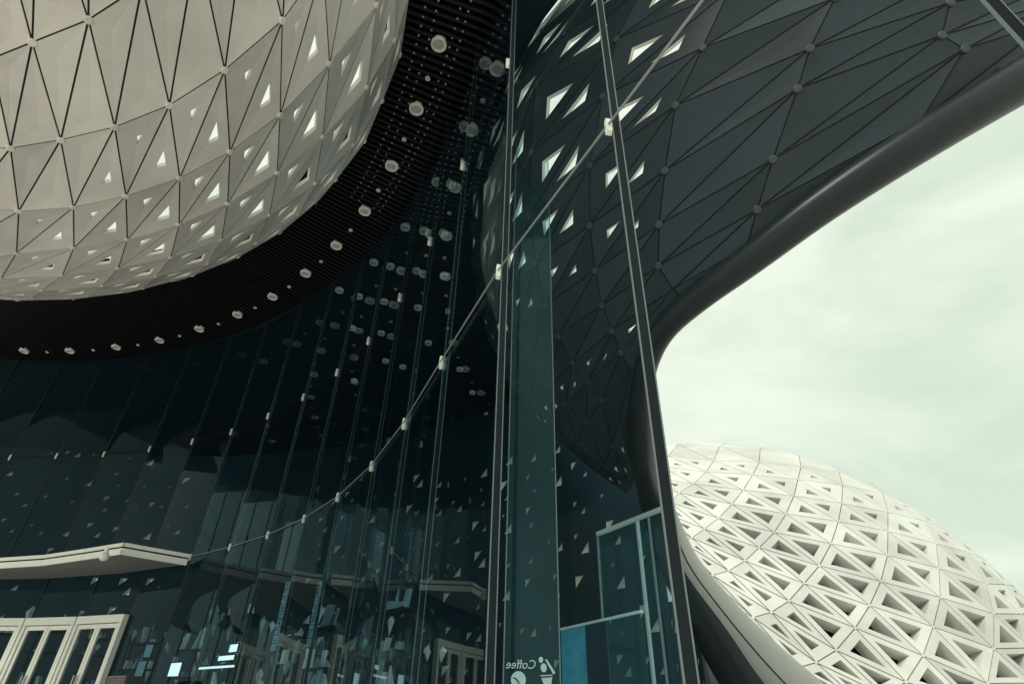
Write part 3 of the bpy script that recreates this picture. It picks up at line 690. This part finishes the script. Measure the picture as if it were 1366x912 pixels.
# counter front with the blue panel
cou = empty('lit_partition'); ZP = 2.75
c1, c2 = [atz(p, ZP - 1.6)[:2] for p in ((749, 839), (856, 815))]; ct = norm(c2 - c1); cn = np.array([-ct[1], ct[0]]); CP = np.array([*c1, 0.0]); CN = np.array([*cn, 0.0])
m = MB(); m.box((*((c1 + c2) / 2), ZP), (*((c2 - c1) / 2), 0), (*(cn * 0.02), 0), (0, 0, 0.014)); m.obj('top_rail', 'decal', cou)
cs = [0.0, float((pix_plane((783, 870), CP, CN)[:2] - c1) @ ct), float((pix_plane((812, 870), CP, CN)[:2] - c1) @ ct), np.linalg.norm(c2 - c1)]
for u0, u1, mt in zip(cs[:-1], cs[1:], ('blue', 'inwall', 'glass_teal')):
    a, b_ = c1 + ct * (u0 + 0.006), c1 + ct * (u1 - 0.006); m = MB(); m.box((*((a + b_) / 2), ZP / 2), (*((b_ - a) / 2), 0), (*(cn * 0.012), 0), (0, 0, ZP / 2 - 0.02)); m.obj('panel', mt, cou)
tag(cou, 'low partition with a glowing blue panel beside the teal screen', 'partition')

# signs and lamps hung inside the facade
def sign(name, px, off, mat, label, cat, text=None, tmat='ink', tsize=0.1, lines=0, th=0.03, trim=None):
    c = np.mean(np.array(px), axis=0); P = wallhit(tuple(c), RW + off); n = -np.array([*out(P[:2]), 0.0]); Q = [pix_plane(p, P, n) for p in px]; ctr_ = sum(Q) / len(Q); t = np.array([-n[1], n[0], 0.0])
    if t[0] < 0: t = -t
    u = [(q - ctr_) @ t for q in Q]; v = [q[2] - ctr_[2] for q in Q]; hw = (max(u) - min(u)) / 2 * 0.9; hh = (max(v) - min(v)) / 2 * 0.9
    root = empty(name, tuple(ctr_)); m = MB(); m.box((0, 0, 0), t * hw, n * th / 2, (0, 0, hh)); m.obj('board', mat, root)
    f = MB()
    for sx, sz, lx, lz in ((0, 1, hw + 0.02, 0.012), (0, -1, hw + 0.02, 0.012), (1, 0, 0.012, hh), (-1, 0, 0.012, hh)): f.box(t * sx * (hw + 0.012) + np.array([0, 0, sz * (hh + 0.012)]), t * lx, n * (th / 2 + 0.006), (0, 0, lz))
    f.obj('frame', trim or 'mullion', root)
    if text: text_part(text, root, n * (th / 2 + 0.004), t, (0, 0, 1), tsize, tmat)
    for k in range(lines):
        m = MB(); z = hh * (0.7 - 1.4 * k / max(1, lines - 1)); w = hw * random.uniform(0.45, 0.75); m.box(t * random.uniform(-0.1, 0.1) * hw + n * (th / 2 + 0.002) + np.array([0, 0, z]), t * w, n * 0.002, (0, 0, hh * 0.05)); m.obj('print_line', tmat, root)
    m = MB(); m.rod((0, 0, hh), (0, 0, hh + 0.9), 0.006, 6); m.obj('hanger', 'mullion', root)
    tag(root, label, cat); return root
sign('poster', [(229, 883), (243, 883), (239, 902), (225, 902)], 0.35, 'litwhite', 'glowing blank white poster behind the glass, below the canopy tip', 'poster', lines=0)
sign('hanging_sign', [(307, 859), (319, 858), (317, 869), (305, 870)], 0.5, 'litwhite', 'small glowing white square sign hung above the lettered sign', 'sign')
sign('hanging_sign', [(292, 875), (315, 872.5), (314, 879), (290, 881.5)], 0.4, 'litwhite', 'glowing white sign with dark letters above the light tube', 'sign', text='FISOM', tsize=0.14)
a, b_ = [wallhit(p, RW + 0.45) for p in ((264, 891), (312, 886))]; b_[2] = a[2]; lt = empty('light_tube', tuple((a + b_) / 2)); c = (a + b_) / 2
m = MB(); m.rod(a - c, b_ - c, 0.022, 10); m.obj('tube', 'litwhite', lt); m = MB(); m.bar(a - c + (0, 0, 0.045), b_ - c + (0, 0, 0.045), 0.05, 0.03); m.obj('housing', 'mullion', lt); tag(lt, 'bright horizontal light tube under the lettered sign', 'light tube')
sign('notice_board', [(144, 903), (166, 901), (160, 925), (140, 927)], -0.6, 'rust', 'brown notice board standing beside the white framed doors', 'notice board', lines=5, tmat='canopy', trim='canopy')
def strip_sign(p0, p1, wpx, off, label, n):
    A = wallhit(p0, RW + off); nn_ = -np.array([*out(A[:2]), 0.0]); t = np.array([-nn_[1], nn_[0], 0.0]); 
    if t[0] < 0: t = -t
    B = pix_plane(p1, A, nn_); B = np.array([A[0], A[1], B[2]]); hw = wpx * np.linalg.norm(A - EYE) / FPX / 2 * 0.85; root = empty('banner_sign', tuple(B)); hgt = A[2] - B[2]
    m = MB(); m.box((0, 0, hgt / 2), t * hw, nn_ * 0.02, (0, 0, hgt / 2)); m.obj('board', 'mullion', root)
    for k in range(n):
        z = hgt * (k + 0.5) / n; g = hgt / n * 0.42; f = MB()
        f.box(nn_ * 0.022 + np.array([0, 0, z]), t * hw * 0.9, nn_ * 0.003, (0, 0, g)); blk = f.obj('character_block', 'teal', root)
        f = MB(); r = random.Random(k * 3 + n)
        for q in range(5):
            if r.random() < 0.5: f.box(nn_ * 0.027 + t * r.uniform(-0.5, 0.5) * hw + np.array([0, 0, z + r.uniform(-0.7, 0.7) * g]), t * hw * r.uniform(0.2, 0.6), nn_ * 0.003, (0, 0, g * 0.09))
            else: f.box(nn_ * 0.027 + t * r.uniform(-0.6, 0.6) * hw + np.array([0, 0, z]), t * hw * 0.09, nn_ * 0.003, (0, 0, g * r.uniform(0.3, 0.8)))
        f.obj('stroke', 'ink', blk)
    tag(root, label, 'sign', 'vertical glowing signs')
strip_sign((429, 775), (413, 862), 13, 0.8, 'tall teal vertical sign of boxed characters, clear of the doors', 8)
strip_sign((386, 775), (369, 868), 13, 0.9, 'tall teal vertical sign half hidden behind reflected doors', 9)
sign('banner', [(200, 860), (207, 858), (197, 876), (190, 877)], 0.7, 'teal', 'upper plain teal banner panel hung behind the glass near the notice board', 'banner')
sign('banner', [(190, 881), (197, 880), (188, 902), (178, 902)], 0.7, 'teal', 'lower plain teal banner panel hung behind the glass near the notice board', 'banner')
# invented racks imitating bits reflected in the ground-floor glass
GOODS = [material('goods_%d' % i, c, 0.5) for i, c in enumerate([(0.7, 0.78, 0.78), (0.35, 0.5, 0.53), (0.15, 0.22, 0.25), (0.8, 0.82, 0.8), (0.25, 0.42, 0.46)])]
def rack(th, r, hgt, idx):
    root = empty('reflection_rack', tuple(polar(r, th, 0.008))); t = np.array([-math.sin(th), math.cos(th), 0]); n = np.array([math.cos(th), math.sin(th), 0]); w = 0.55
    for sx in (-1, 1): m = MB(); m.box(t * sx * w + np.array([0, 0, hgt / 2]), t * 0.02, n * 0.02, (0, 0, hgt / 2)); m.obj('post', 'mullion', root)
    nlev = 6; zl = [0.25 + (hgt - 0.3) * (k + random.uniform(-0.25, 0.25)) / (nlev - 1) for k in range(nlev)]; zl[0] = 0.25
    for k in range(nlev):
        z = zl[k]; m = MB(); m.box((0, 0, z), t * w, n * 0.18, (0, 0, 0.015)); sh = m.obj('shelf', 'mullion', root)
    g = MB()
    for k in range(nlev):
        z = zl[k] + 0.016
        for q in range(6):
            if random.random() < 0.6:
                h = random.uniform(0.06, 0.5); x = -w + 0.12 + q * (2 * w - 0.2) / 5; m = MB(); ww = random.uniform(0.02, 0.075)
                tp = random.uniform(0.05, 1.2); lean = random.uniform(-0.35, 0.35); V = []
                for zz, k2 in ((z, 1.0), (z + h, tp)):
                    for a_, b2 in ((-1, -1), (1, -1), (1, 1), (-1, 1)): V.append(t * (x + lean * (zz - z) + a_ * ww * k2) + n * (b2 * ww * k2 - 0.05) + np.array([0, 0, zz]))
                m.add(V, [(3, 2, 1, 0), (4, 5, 6, 7)] + [(i, (i + 1) % 4, 4 + (i + 1) % 4, 4 + i) for i in range(4)])
                me = mesh('ware', m.V, m.F); me.materials.append(random.choice(GOODS)); obj('ware', me, None, root)
    tag(root, 'invented rack of pale wares imitating reflections inside the glass wall', 'rack', 'invented racks inside the glass wall')
for i, k in enumerate((5, 6, 7, 8, 9, 10, 11, 12, 13, 14)):
    q = (PLAN[k] + PLAN[k + 1]) / 2 - CC; rack(math.atan2(q[1], q[0]) + random.uniform(-0.012, 0.012), 19.3 + random.uniform(-0.2, 0.6), random.uniform(3.1, 3.9), i)

# invented shards imitating streaks reflected in the ground-floor glass
def shard(p, off, sc):
    P = wallhit(p, RW + off); root = empty('reflection_shard', tuple(P)); r = random.uniform(0.10, 0.20) * sc; h = r * random.uniform(2.2, 4.2); n = 5
    V = [(r * math.cos(2 * math.pi * i / n), r * math.sin(2 * math.pi * i / n), random.uniform(-0.1, 0.1) * h) for i in range(n)] + [(0, 0, h * 0.5), (random.uniform(-0.3, 0.3) * r, 0, -h)]
    me = mesh('shade', V, [(i, (i + 1) % n, n) for i in range(n)] + [((i + 1) % n, i, n + 1) for i in range(n)]); me.materials.append(random.choice(GOODS)); obj('shade', me, None, root)
    m = MB(); m.rod((0, 0, h * 0.5), (0, 0, h * 0.5 + 0.8), 0.004, 5); m.obj('cord', 'mullion', root)
    tag(root, 'invented reflection pendant hanging behind the ground floor glass', 'shard', 'invented reflection shards behind the glass')
for i in range(40):
    shard((random.choice((random.uniform(5, 640), random.uniform(170, 420))), random.triangular(778, 925, 890)), random.uniform(0.6, 4.5), random.uniform(0.35, 0.75))
